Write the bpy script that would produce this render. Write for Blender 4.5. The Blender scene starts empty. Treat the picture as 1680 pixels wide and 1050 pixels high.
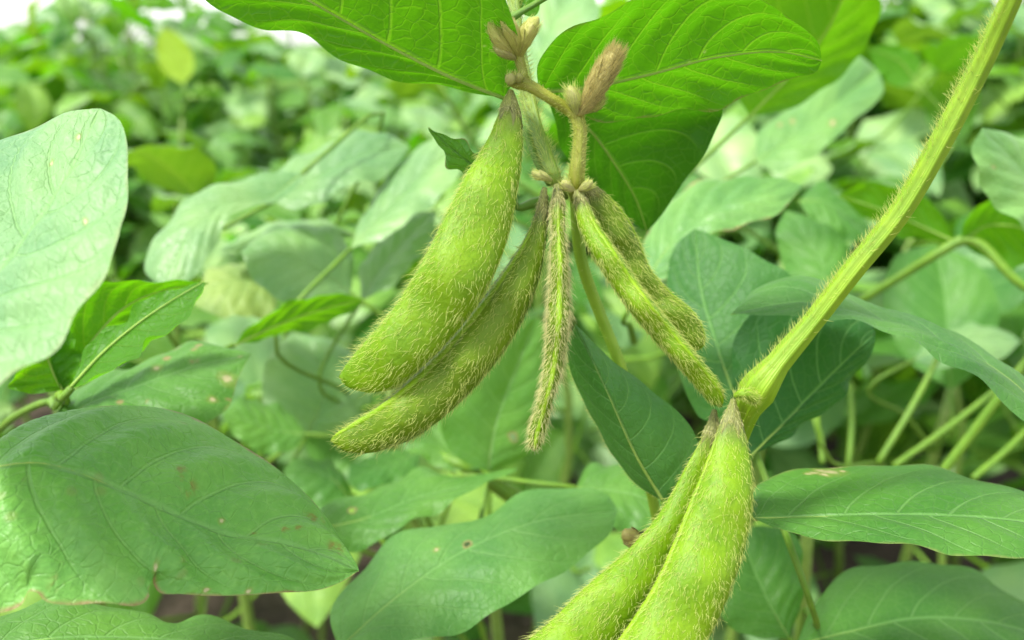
import bpy, math, random
import numpy as np
R = math.radians
rng = np.random.default_rng(7)
random.seed(7)
S = bpy.context.scene
COL = S.collection

# ------------------------------------------------------------------ camera
PITCH, CAMZ, LENS = R(16.7), 0.62, 32.0
CAM = np.array([0.0, 0.0, CAMZ])
FP = 1680 * LENS / 36.0
RX = np.array([1.0, 0, 0]); FW = np.array([0, math.cos(PITCH), -math.sin(PITCH)]); UP = np.array([0, math.sin(PITCH), math.cos(PITCH)])
FOCUS = 0.15
cd = bpy.data.cameras.new('camera'); cam = bpy.data.objects.new('camera', cd); COL.objects.link(cam)
cam.location = CAM; cam.rotation_euler = (math.pi / 2 - PITCH, 0, 0)
cd.lens = LENS; cd.sensor_width = 36; cd.clip_start = 0.005; cd.clip_end = 500
cd.dof.use_dof = True; cd.dof.focus_distance = FOCUS; cd.dof.aperture_fstop = 16.0
S.camera = cam

# ------------------------------------------------------------------ light
SUN_EL, SUN_AZ = 63.0, -118.0       # high, from the left and a little behind the camera: azimuth measured from +Y towards +X
w = bpy.data.worlds.new('World'); S.world = w; w.use_nodes = True
nt = w.node_tree; nt.nodes.clear()
sk = nt.nodes.new('ShaderNodeTexSky'); sk.sky_type = 'NISHITA'; sk.sun_disc = False
sk.sun_elevation = R(SUN_EL); sk.sun_rotation = R(SUN_AZ); sk.dust_density = 1.0; sk.air_density = 1.0
hs = nt.nodes.new('ShaderNodeHueSaturation'); hs.inputs['Saturation'].default_value = 0.2
bg = nt.nodes.new('ShaderNodeBackground'); bg.inputs['Strength'].default_value = 0.095
wo = nt.nodes.new('ShaderNodeOutputWorld')
nt.links.new(sk.outputs[0], hs.inputs['Color']); nt.links.new(hs.outputs[0], bg.inputs['Color']); nt.links.new(bg.outputs[0], wo.inputs[0])
sd = bpy.data.lights.new('sun', 'SUN'); sd.energy = 1.5; sd.angle = R(10); sd.color = (1, 0.97, 0.9)
so = bpy.data.objects.new('sun', sd); COL.objects.link(so); so.location = (0, 0, 5)
so.rotation_euler = (R(90 - SUN_EL), 0, R(180 - SUN_AZ))
S.view_settings.view_transform = 'Standard'; S.view_settings.look = 'None'
S.view_settings.exposure = 2.0; S.view_settings.gamma = 1.0; S.view_settings.use_curve_mapping = False

# ------------------------------------------------------------------ small helpers
def px(p, d=None):
    """photo pixel and distance along the view axis -> world point"""
    p = np.asarray(p, float)
    dd = np.asarray(p[..., 2] if d is None else d)[..., None]
    x = (p[..., 0:1] - 840) / FP; y = (525 - p[..., 1:2]) / FP
    return CAM + dd * (x * RX + y * UP + FW)
def cam_coords(P):
    q = np.asarray(P) - CAM
    d = q @ FW
    return q @ RX, q @ UP, d
def unit(a):
    a = np.asarray(a, float); n = np.linalg.norm(a, axis=-1, keepdims=True); n[n < 1e-12] = 1
    return a / n
def resample(pts, n):
    P = np.asarray(pts, float)
    seg = np.linalg.norm(np.diff(P, axis=0), axis=1); t = np.concatenate([[0], np.cumsum(np.maximum(seg, 1e-9))])
    if len(P) == 2:
        s = np.linspace(0, 1, n)[:, None]; return P[0] * (1 - s) + P[1] * s
    m = np.gradient(P, t, axis=0)
    out = []
    for k in range(len(P) - 1):
        h = t[k + 1] - t[k]; s = np.linspace(0, 1, 16, endpoint=False)[:, None]
        out.append((2*s**3 - 3*s**2 + 1) * P[k] + (s**3 - 2*s**2 + s) * h * m[k] + (-2*s**3 + 3*s**2) * P[k+1] + (s**3 - s**2) * h * m[k+1])
    D = np.concatenate(out + [P[-1:]])
    L = np.concatenate([[0], np.cumsum(np.linalg.norm(np.diff(D, axis=0), axis=1))]); u = np.linspace(0, L[-1], n)
    return np.stack([np.interp(u, L, D[:, k]) for k in range(D.shape[1])], 1)
def smooth1d(v, keys):
    k = np.asarray(keys, float); return np.interp(v, k[:, 0], k[:, 1])
def mesh(name, V, F, mat=None, uv=None, uv2=None, smooth=True):
    me = bpy.data.meshes.new(name)
    V = np.asarray(V, np.float32); me.vertices.add(len(V)); me.vertices.foreach_set('co', V.ravel())
    F = [np.asarray(f, np.int32) for f in (F if isinstance(F, list) else [F]) if len(f)]
    loops = np.concatenate([f.ravel() for f in F]); sizes = np.concatenate([np.full(len(f), f.shape[1], np.int32) for f in F])
    me.loops.add(len(loops)); me.loops.foreach_set('vertex_index', loops)
    me.polygons.add(len(sizes)); st = np.concatenate([[0], np.cumsum(sizes)[:-1]]).astype(np.int32)
    me.polygons.foreach_set('loop_start', st)
    me.polygons.foreach_set('use_smooth', np.full(len(sizes), smooth))
    for nm, U in (('UVMap', uv), ('metric', uv2)):
        if U is not None:
            l = me.uv_layers.new(name=nm); l.data.foreach_set('uv', np.asarray(U, np.float32)[loops].ravel())
    me.update(calc_edges=True); me.validate()
    if mat: me.materials.append(mat)
    return me
def add(name, me, parent=None, kind=None, label=None, cat=None, group=None):
    o = bpy.data.objects.new(name, me); COL.objects.link(o)
    if parent is not None:
        o.parent = parent; o.matrix_parent_inverse = WINV[parent.name]
    if kind: o['kind'] = kind
    if label: o['label'] = label
    if cat: o['category'] = cat
    if group: o['group'] = group
    return o
from mathutils import Matrix, Vector
class _W(dict):
    def __missing__(self, k): return Matrix.Identity(4)
WINV = _W()          # the inverse of each plant Empty's place, so that world-space meshes can be its children
def thing(name, loc, label, cat, group=None):
    o = bpy.data.objects.new(name, None); COL.objects.link(o); o.location = loc; o.empty_display_size = 0.02
    o['label'] = label; o['category'] = cat
    if group: o['group'] = group
    WINV[o.name] = Matrix.Translation(Vector(loc)).inverted()
    return o
def tube(P, r, n=10, groove=0.0, ng=5, cap=True, ref=None):
    """tube along points P with radii r; returns V, F, plus frames"""
    P = np.asarray(P, float); r = np.asarray(r, float)
    T = unit(np.gradient(P, axis=0))
    V0 = unit(P - CAM) if ref is None else np.tile(ref, (len(P), 1))
    A = unit(np.cross(T, V0)); B = np.cross(A, T)
    th = np.linspace(0, 2*np.pi, n, endpoint=False)
    prof = 1 + groove * np.cos(ng * th + 0.6)
    V = P[:, None] + (r[:, None, None] * prof[None, :, None]) * (np.cos(th)[None, :, None] * A[:, None] + np.sin(th)[None, :, None] * B[:, None])
    k = len(P); idx = np.arange(k * n).reshape(k, n); nx = np.roll(idx, -1, 1)
    F = np.stack([idx[:-1], nx[:-1], nx[1:], idx[1:]], -1).reshape(-1, 4)
    tri = []
    V = V.reshape(-1, 3)
    if cap:
        c = len(V); V = np.concatenate([V, P[:1], P[-1:]])
        tri = np.concatenate([np.stack([np.full(n, c), nx[0], idx[0]], 1), np.stack([np.full(n, c + 1), idx[-1], nx[-1]], 1)])
    uv = np.stack([np.tile(th / (2*np.pi), k), np.repeat(np.linspace(0, 1, k), n)], 1)
    if cap: uv = np.concatenate([uv, [[.5, 0], [.5, 1]]])
    return V, [F, tri], uv
def join(parts):
    Vs, Fs4, Fs3, us, o = [], [], [], [], 0
    for V, F, uv in parts:
        Vs.append(V); us.append(uv)
        for f in F:
            if len(f): (Fs4 if np.asarray(f).shape[1] == 4 else Fs3).append(np.asarray(f) + o)
        o += len(V)
    return np.concatenate(Vs), [np.concatenate(x) for x in (Fs4, Fs3) if x], np.concatenate(us)
def hairs(P, N, T, length, r, lift=0.5, along=1.0, curl=0.5, jit=0.35, seg=3):
    """many tapering bent hairs as one mesh: roots P, normals N, lie direction T"""
    n = len(P); L = length * rng.uniform(0.55, 1.25, n)[:, None]
    d0 = unit(N * lift + T * along + rng.normal(0, jit, (n, 3)))
    d1 = unit(d0 + T * curl - N * lift * 0.35 + rng.normal(0, jit * .8, (n, 3)))
    pts = [P - N * r]; 
    for s in range(seg):
        f = s / (seg - 1); d = unit(d0 * (1 - f) + d1 * f); pts.append(pts[-1] + d * L / seg)
    pts = np.stack(pts, 1)
    a = unit(np.cross(d0, rng.normal(0, 1, (n, 3)))); b = np.cross(d0, a)
    rad = np.linspace(1, 0.25, seg + 1) * r
    ring = []
    for k in range(3):
        c, s_ = math.cos(k * 2.0944), math.sin(k * 2.0944)
        ring.append(pts + rad[None, :, None] * (a * c + b * s_)[:, None])
    V = np.stack(ring, 2)                       # n, seg+1, 3, xyz
    base = (np.arange(n) * (seg + 1) * 3)[:, None, None]
    s_i = np.arange(seg)[None, :, None] * 3; k_i = np.arange(3)[None, None, :]; k_n = (k_i + 1) % 3
    F = np.stack([base + s_i + k_i, base + s_i + k_n, base + s_i + 3 + k_n, base + s_i + 3 + k_i], -1).reshape(-1, 4)
    return V.reshape(-1, 3), F

# ------------------------------------------------------------------ materials
class G:
    """tiny node-writing helper"""
    def __init__(s, m): m.use_nodes = True; s.t = m.node_tree; s.t.nodes.clear()
    def n(s, typ, ins=None, **kw):
        x = s.t.nodes.new(typ)
        for k, v in kw.items(): setattr(x, k, v)
        for k, v in (ins or {}).items(): s.put(x.inputs[k], v)
        return x
    def put(s, sock, v):
        if isinstance(v, bpy.types.NodeSocket): s.t.links.new(v, sock)
        else:
            if sock.type == 'RGBA' and len(v) == 3: v = (*v, 1)
            sock.default_value = v
    def m(s, op, a, b=0.0, c=0.0, clamp=False):
        return s.n('ShaderNodeMath', {0: a, 1: b, 2: c}, operation=op, use_clamp=clamp).outputs[0]
    def ss(s, x, lo, hi, a=0.0, b=1.0):
        return s.n('ShaderNodeMapRange', {'Value': x, 'From Min': lo, 'From Max': hi, 'To Min': a, 'To Max': b}, interpolation_type='SMOOTHSTEP').outputs[0]
    def mix(s, f, a, b):
        x = s.n('ShaderNodeMix', data_type='RGBA'); s.put(x.inputs[0], f); s.put(x.inputs[6], a); s.put(x.inputs[7], b); return x.outputs[2]
    def noise(s, vec, scale, detail=3, rough=0.55):
        return s.n('ShaderNodeTexNoise', {'Vector': vec, 'Scale': scale, 'Detail': detail, 'Roughness': rough}).outputs[0]
    def attr(s, name): return s.n('ShaderNodeAttribute', attribute_name=name, attribute_type='OBJECT').outputs['Fac']
NVEIN, CVEIN = 6.5, 0.30
def leaf_material(name, top=(0.076, 0.245, 0.036), under=(0.06, 0.18, 0.012), trans=(0.17, 0.50, 0.004), tfac=0.33, rough=0.46, spots=(), detail=True, speck=0.0, brown=0.0, pale=0.0, pucker=1.0, spec=0.36):
    m = bpy.data.materials.new(name); g = G(m)
    uvn = g.n('ShaderNodeUVMap', uv_map='UVMap').outputs[0]
    met = g.n('ShaderNodeUVMap', uv_map='metric').outputs[0]
    sx = g.n('ShaderNodeSeparateXYZ', {0: uvn}); u = g.m('MULTIPLY_ADD', sx.outputs[0], 2, -1); v = sx.outputs[1]
    a = g.m('ABSOLUTE', u); side = g.m('SIGN', u)
    info = g.attr('tone')
    seedv = g.n('ShaderNodeCombineXYZ', {0: g.m('MULTIPLY', info, 9.0), 1: g.m('MULTIPLY', info, 5.0), 2: 0.0}).outputs[0]
    mv = g.n('ShaderNodeVectorMath', {0: met, 1: seedv}, operation='ADD').outputs[0]
    wob = g.m('MULTIPLY_ADD', g.noise(mv, 60, 2), 0.28, -0.14)
    ph = g.m('SUBTRACT', g.m('MULTIPLY', v, NVEIN), g.m('MULTIPLY', g.m('POWER', a, 1.25), NVEIN * CVEIN))
    ph = g.m('ADD', g.m('ADD', ph, g.m('MULTIPLY', side, 0.2)), wob)
    fr = g.m('ABSOLUTE', g.m('SUBTRACT', g.m('FRACT', g.m('ADD', ph, 10.0)), 0.5))
    prof = g.m('MULTIPLY', g.m('SQRT', g.m('MAXIMUM', g.m('MULTIPLY', v, g.m('SUBTRACT', 1.0, v)), 0.001)), 2)
    mid = g.ss(g.m('MULTIPLY', a, prof), 0.008, 0.034, 1, 0)
    lat = g.m('MULTIPLY', g.ss(fr, 0.012, 0.05, 1, 0), g.ss(a, 0.55, 0.98, 1, 0.12))
    vein = g.m('MAXIMUM', mid, g.m('MULTIPLY', lat, 0.8))
    vo = g.n('ShaderNodeTexVoronoi', {'Vector': g.n('ShaderNodeVectorMath', {0: mv, 1: g.n('ShaderNodeTexNoise', {'Vector': mv, 'Scale': 300.0}).outputs['Color']}, operation='ADD').outputs[0], 'Scale': 430.0}, feature='DISTANCE_TO_EDGE', voronoi_dimensions='2D')
    # the warp above is in metres, so scale the noise down before adding
    warp = vo.inputs['Vector'].links[0].from_node
    nz = warp.inputs[1].links[0].from_node
    sc = g.n('ShaderNodeVectorMath', {0: nz.outputs['Color']}, operation='SCALE'); sc.inputs['Scale'].default_value = 0.0022
    g.put(warp.inputs[1], sc.outputs[0])
    net = g.ss(vo.outputs['Distance'], 0.0, 0.09, 1, 0)
    n1 = g.noise(mv, 45, 4); n2 = g.noise(mv, 900, 3, 0.6)
    tint = g.m('MULTIPLY_ADD', info, 0.6, 0.7)
    tcol = g.mix(g.ss(n1, 0.3, 0.72), tuple(c * 0.82 for c in top), (top[0] * 1.5, top[1] * 1.2, top[2] * 1.05))
    tcol = g.mix(g.ss(n2, 0.45, 0.75, 0, 0.35), tcol, (top[0] * 2.1, top[1] * 1.5, top[2] * 1.7))
    hsv = g.n('ShaderNodeHueSaturation', {'Hue': g.m('MULTIPLY_ADD', info, -0.035, 0.513), 'Value': tint, 'Color': tcol}); tcol = hsv.outputs[0]
    vcol = (0.20, 0.42, 0.12)
    tcol = g.mix(g.m('ADD', g.m('MULTIPLY', vein, 0.5), g.m('MULTIPLY', net, 0.07 * pucker)), tcol, vcol)
    ucol = g.mix(g.ss(n1, 0.3, 0.7), under, tuple(c * 1.3 for c in under))
    ucol = g.mix(g.m('MAXIMUM', g.m('MULTIPLY', vein, 0.75), g.m('MULTIPLY', net, 0.16)), ucol, (0.16, 0.34, 0.05))
    tr = g.mix(g.m('MAXIMUM', g.m('MULTIPLY', vein, 0.6), g.m('MULTIPLY', net, 0.22)), g.mix(g.ss(n1, .3, .7), trans, (trans[0] * 0.75, trans[1] * 0.8, trans[2])), (min(1, trans[0] * 2.2), min(1, trans[1] * 1.4), trans[2] * 4))
    tr = g.n('ShaderNodeHueSaturation', {'Hue': g.m('MULTIPLY_ADD', info, -0.035, 0.513), 'Color': tr}).outputs[0]
    back = g.n('ShaderNodeNewGeometry').outputs['Backfacing']
    col = g.mix(back, tcol, ucol)
    opa = None
    damage = None
    def dmg(x): 
        nonlocal damage
        damage = x if damage is None else g.m('MAXIMUM', damage, x)
    if pale: col = g.mix(pale, col, (0.45, 0.52, 0.22))
    if speck:
        v3 = g.n('ShaderNodeTexVoronoi', {'Vector': mv, 'Scale': 210.0}, voronoi_dimensions='2D')
        dmg(g.m('MULTIPLY', g.m('MULTIPLY', g.ss(v3.outputs['Distance'], 0.10, 0.24, 1, 0), g.ss(g.noise(mv, 70, 2), 0.56, 0.62)), speck))
    if brown:
        dmg(g.m('MULTIPLY', g.ss(g.m('ADD', a, g.m('MULTIPLY_ADD', g.noise(mv, 260, 3), 0.14, -0.09)), 0.935, 0.985), brown))
    for (su, sv, r, typ) in spots:
        dv = g.n('ShaderNodeVectorMath', {0: met, 1: (su, sv, 0)}, operation='DISTANCE').outputs['Value']
        dn = g.m('ADD', dv, g.m('MULTIPLY_ADD', g.noise(mv, 0.55 / max(r, 2e-4), 3, 0.7), r * 1.5, -r * 0.65))
        if typ == 'hole':
            h = g.ss(dn, r * 0.75, r * 0.85, 1, 0); opa = h if opa is None else g.m('MAXIMUM', opa, h)
            dmg(g.ss(dn, r * 1.1, r * 1.5, 0.75, 0))
        elif typ == 'rust': col = g.mix(g.m('MULTIPLY', g.ss(dn, r * .3, r * 1.2, 0.8, 0), g.ss(g.noise(mv, 700, 3), .42, .6)), col, (0.22, 0.15, 0.03))
        else: col = g.mix(g.ss(dn, r * 0.9, r * 1.7, 0.55, 0), col, (0.22, 0.28, 0.05)); col = g.mix(g.ss(dn, r * 0.35, r * 0.95, 0.85, 0), col, (0.56, 0.47, 0.27))
    if damage is not None: col = g.mix(damage, col, (0.25, 0.19, 0.07))
    hgt = g.m('ADD', g.m('MULTIPLY', vein, -0.55), g.m('ADD', g.m('MULTIPLY', net, -0.16), g.m('ADD', g.m('MULTIPLY', n2, 0.3), g.m('ADD', g.m('MULTIPLY', g.noise(mv, 110, 2), 1.3 * pucker), g.m('MULTIPLY', g.noise(mv, 330, 3), 0.7 * pucker)))))
    bmp = g.n('ShaderNodeBump', {'Height': hgt, 'Strength': 0.7, 'Distance': 0.0007}).outputs[0]
    pr = g.n('ShaderNodeBsdfPrincipled', {'Base Color': col, 'Roughness': rough, 'Normal': bmp, 'Specular IOR Level': spec, 'Sheen Weight': 0.05, 'Sheen Roughness': 0.35, 'Sheen Tint': (0.8, 1, 0.85)})
    tl = g.n('ShaderNodeBsdfTranslucent', {'Color': tr, 'Normal': bmp})
    tf = tfac if damage is None else g.m('MULTIPLY', g.m('SUBTRACT', 1.0, g.m('MULTIPLY', damage, 0.7)), tfac)
    sh = g.n('ShaderNodeMixShader', {0: tf, 1: pr.outputs[0], 2: tl.outputs[0]}).outputs[0]
    if opa is not None:
        sh = g.n('ShaderNodeMixShader', {0: opa, 1: sh, 2: g.n('ShaderNodeBsdfTransparent').outputs[0]}).outputs[0]
    g.n('ShaderNodeOutputMaterial', {0: sh})
    return m
def pod_material(name, c0, c1, tipc=None, olive=0.0):
    m = bpy.data.materials.new(name); g = G(m)
    co = g.n('ShaderNodeTexCoord').outputs['Object']
    uv = g.n('ShaderNodeUVMap', uv_map='UVMap').outputs[0]; sv = g.n('ShaderNodeSeparateXYZ', {0: uv}); v = sv.outputs[1]
    n1 = g.noise(co, 160, 3); n2 = g.noise(co, 900, 4, 0.65)
    col = g.mix(g.ss(n1, 0.32, 0.68), c0, c1)
    col = g.mix(g.ss(n2, 0.5, 0.75, 0, 0.35), col, (c1[0] * 1.25, c1[1] * 1.15, c1[2] * 1.6))
    col = g.mix(g.ss(g.noise(co, 420, 3), 0.58, 0.72, 0, 0.30), col, (c0[0] * 0.55, c0[1] * 0.6, c0[2] * 0.7))
    # the withered neck by the calyx
    col = g.mix(g.ss(g.m('ADD', v, g.m('MULTIPLY_ADD', n1, 0.06, -0.03)), 0.03, 0.15, 0.8, 0), col, (0.13, 0.12, 0.05))
    bmp = g.n('ShaderNodeBump', {'Height': g.m('ADD', n2, g.m('MULTIPLY', n1, 1.5)), 'Strength': 0.5, 'Distance': 0.0005}).outputs[0]
    pr = g.n('ShaderNodeBsdfPrincipled', {'Base Color': col, 'Roughness': 0.5, 'Normal': bmp, 'Specular IOR Level': 0.3, 'Subsurface Weight': 0.4, 'Subsurface Radius': (0.8, 1.0, 0.15), 'Subsurface Scale': 0.0014})
    g.n('ShaderNodeOutputMaterial', {0: pr.outputs[0]})
    return m
def stem_material(name, c0, c1, stripe=(0.2, 0.26, 0.06), amt=0.35):
    m = bpy.data.materials.new(name); g = G(m)
    uv = g.n('ShaderNodeUVMap', uv_map='UVMap').outputs[0]; s = g.n('ShaderNodeSeparateXYZ', {0: uv})
    co = g.n('ShaderNodeTexCoord').outputs['Object']; n1 = g.noise(co, 220, 4)
    st = g.m('MULTIPLY_ADD', g.m('SINE', g.m('MULTIPLY', s.outputs[0], 37.7)), 0.5, 0.5)
    st2 = g.n('ShaderNodeCombineXYZ', {0: g.m('MULTIPLY', s.outputs[0], 60), 1: g.m('MULTIPLY', s.outputs[1], 6), 2: 0.0}).outputs[0]
    fib = g.noise(st2, 1.0, 3)
    col = g.mix(g.ss(n1, .3, .7), c0, c1)
    col = g.mix(g.m('MULTIPLY', g.m('MULTIPLY', st, g.ss(fib, .35, .65)), amt), col, stripe)
    bmp = g.n('ShaderNodeBump', {'Height': g.m('ADD', fib, g.m('MULTIPLY', n1, 0.6)), 'Strength': 0.5, 'Distance': 0.0004}).outputs[0]
    pr = g.n('ShaderNodeBsdfPrincipled', {'Base Color': col, 'Roughness': 0.5, 'Normal': bmp, 'Subsurface Weight': 0.25, 'Subsurface Radius': (0.7, 1, 0.2), 'Subsurface Scale': 0.001})
    g.n('ShaderNodeOutputMaterial', {0: pr.outputs[0]})
    return m
def hair_material(name, c):
    m = bpy.data.materials.new(name); g = G(m)
    pr = g.n('ShaderNodeBsdfPrincipled', {'Base Color': c, 'Roughness': 0.35, 'Specular IOR Level': 0.6})
    tl = g.n('ShaderNodeBsdfTranslucent', {'Color': c})
    g.n('ShaderNodeOutputMaterial', {0: g.n('ShaderNodeMixShader', {0: 0.4, 1: pr.outputs[0], 2: tl.outputs[0]}).outputs[0]})
    return m
def soil_material():
    m = bpy.data.materials.new('soil'); g = G(m)
    co = g.n('ShaderNodeTexCoord').outputs['Object']
    n1 = g.noise(co, 9, 6, 0.65); n2 = g.noise(co, 70, 5, 0.6)
    col = g.mix(g.ss(n1, .3, .7), (0.06, 0.042, 0.028), (0.14, 0.10, 0.07)); col = g.mix(g.ss(n2, .5, .72, 0, .5), col, (0.20, 0.15, 0.11))
    bmp = g.n('ShaderNodeBump', {'Height': g.m('ADD', n2, g.m('MULTIPLY', n1, 2)), 'Strength': 1.0, 'Distance': 0.012}).outputs[0]
    pr = g.n('ShaderNodeBsdfPrincipled', {'Base Color': col, 'Roughness': 0.9, 'Normal': bmp}); g.n('ShaderNodeOutputMaterial', {0: pr.outputs[0]})
    return m
MAT_LEAF = leaf_material('leaf_common')
MAT_LEAF2 = leaf_material('leaf_light', top=(0.135, 0.345, 0.05), trans=(0.24, 0.58, 0.008), rough=0.38, spec=0.55)
MAT_GLOSS = leaf_material('leaf_glossy_pale', top=(0.17, 0.38, 0.135), trans=(0.19, 0.48, 0.01), rough=0.40, spec=0.6)  # pale sky sheen is partly put into the top colour, beside the real gloss
MAT_FRESH = leaf_material('leaf_backlit', under=(0.06, 0.20, 0.004), trans=(0.16, 0.50, 0.003), tfac=0.5)
MAT_YELLOW = leaf_material('leaf_young_yellow', top=(0.22, 0.38, 0.03), under=(0.28, 0.45, 0.03), trans=(0.5, 0.7, 0.02), tfac=0.5)
MAT_PALEYEL = leaf_material('leaf_ageing', top=(0.20, 0.36, 0.09), under=(0.3, 0.36, 0.1), trans=(0.35, 0.5, 0.05), brown=0.2)
MAT_PETIOLE = stem_material('petiole_green', (0.09, 0.22, 0.004), (0.135, 0.28, 0.008))
MAT_RIB = stem_material('midrib_pale', (0.26, 0.42, 0.06), (0.32, 0.48, 0.08))
MAT_STEMF = stem_material('stem_field', (0.13, 0.24, 0.03), (0.2, 0.31, 0.05))
MAT_POD = pod_material('pod_green', (0.122, 0.25, 0.001), (0.17, 0.305, 0.002))
MAT_PODD = pod_material('pod_olive', (0.095, 0.18, 0.0015), (0.135, 0.235, 0.003))
MAT_SUT = pod_material('pod_seam', (0.17, 0.32, 0.003), (0.22, 0.37, 0.006))
MAT_STEM = stem_material('stem_lime', (0.17, 0.32, 0.003), (0.23, 0.385, 0.006), stripe=(0.14, 0.22, 0.012))
MAT_MAIN = stem_material('stem_bright', (0.25, 0.44, 0.02), (0.33, 0.52, 0.04), stripe=(0.2, 0.3, 0.03))
MAT_HAIRG = hair_material('hair_golden', (0.68, 0.60, 0.22))
MAT_STALK = stem_material('stalk_yellowish', (0.21, 0.25, 0.014), (0.28, 0.31, 0.025), stripe=(0.36, 0.27, 0.10))
MAT_PGROOVE = stem_material('petiole_grooved', (0.17, 0.29, 0.03), (0.25, 0.37, 0.04), stripe=(0.09, 0.16, 0.04), amt=0.6)
MAT_HAIR = hair_material('hair_cream', (0.70, 0.76, 0.22))
MAT_HAIRB = hair_material('hair_tan', (0.78, 0.76, 0.36))
MAT_CALYX = stem_material('calyx_withered', (0.155, 0.18, 0.03), (0.23, 0.26, 0.05), stripe=(0.09, 0.085, 0.03), amt=0.6)
MAT_BUD = stem_material('bud_husk', (0.36, 0.39, 0.06), (0.48, 0.48, 0.12), stripe=(0.30, 0.22, 0.08), amt=0.45)
MAT_BUDT = stem_material('bud_tip_brown', (0.27, 0.25, 0.05), (0.37, 0.33, 0.08), stripe=(0.15, 0.10, 0.03), amt=0.6)
MAT_BUDG = stem_material('bud_green', (0.30, 0.34, 0.08), (0.42, 0.42, 0.14), stripe=(0.36, 0.25, 0.10), amt=0.5)
MAT_SOIL = soil_material()
MAT_DRY = leaf_material('leaf_dry', top=(0.40, 0.27, 0.20), under=(0.38, 0.28, 0.2), trans=(0.3, 0.2, 0.1), tfac=0.2)

# ------------------------------------------------------------------ leaves traced as real curved blades
def leaf_grid(M3, L3, R3, nu, bulge, quilt, wave, flip, seed=0.0):
    nv = len(M3); a = np.linspace(-1, 1, 2 * nu + 1); aa = np.abs(a)[None, :, None]
    E = np.where((a < 0)[None, :, None], L3[:, None], R3[:, None])
    def smooth(X, it=60):
        Y = X.copy()
        for _ in range(it): Y[1:-1] = (Y[:-2] + 2 * Y[1:-1] + Y[2:]) / 4
        return Y
    Es = np.where((a < 0)[None, :, None], smooth(L3)[:, None], smooth(R3)[:, None]) if nv > 100 else E
    P = M3[:, None] * (1 - aa) + Es * aa + (E - Es) * aa ** 6
    du = np.gradient(P, axis=1); dv = np.gradient(P, axis=0)
    N = unit(np.cross(du, dv))
    k = np.ones(7) / 7
    Nc = N[nv // 6: -nv // 6, :].mean(axis=(0, 1)); Nc = unit(Nc)
    bad = (np.einsum('ijk,k->ij', N, Nc) < 0.1); N[bad] = Nc
    hw = np.linalg.norm(E - M3[:, None], axis=2)
    v = np.linspace(0, 1, nv)[:, None]; side = np.sign(a)[None]
    ph = NVEIN * v - NVEIN * CVEIN * np.abs(a)[None] ** 1.25 + side * 0.2
    q = np.cos(2 * np.pi * ph) * np.sin(np.pi * np.abs(a))[None] ** 0.6 * np.sin(np.pi * np.clip(v, 0, 1)) ** 0.5
    off = bulge * hw * np.sin(np.pi * np.abs(a))[None] + quilt * q + wave * np.abs(a)[None] ** 3 * (np.sin(2 * np.pi * (2.6 * v + seed) + side) + 0.6 * np.sin(2 * np.pi * (5.3 * v + 2 * seed) - side * 2)) * np.sin(np.pi * v)
    return P, N, off, hw, a
def leaf_mesh(name, P, N, off, hw, a, topsign, mat):
    nv, nc = P.shape[:2]
    V = (P + N * (off * topsign)[..., None]).reshape(-1, 3)
    idx = np.arange(nv * nc).reshape(nv, nc)
    F = np.stack([idx[:-1, :-1], idx[:-1, 1:], idx[1:, 1:], idx[1:, :-1]], -1).reshape(-1, 4)
    if topsign < 0: F = F[:, ::-1]
    v = np.linspace(0, 1, nv); length = np.linalg.norm(np.diff(P[:, nc // 2], axis=0), axis=1).sum()
    U = np.stack([np.tile((a + 1) / 2, (nv, 1)), np.tile(v[:, None], (1, nc))], -1).reshape(-1, 2)
    hm = np.maximum(hw, 1e-5)
    U2 = np.stack([a[None] * hm, np.tile((v * length)[:, None], (1, nc))], -1).reshape(-1, 2)
    return V, F, U, U2
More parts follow.
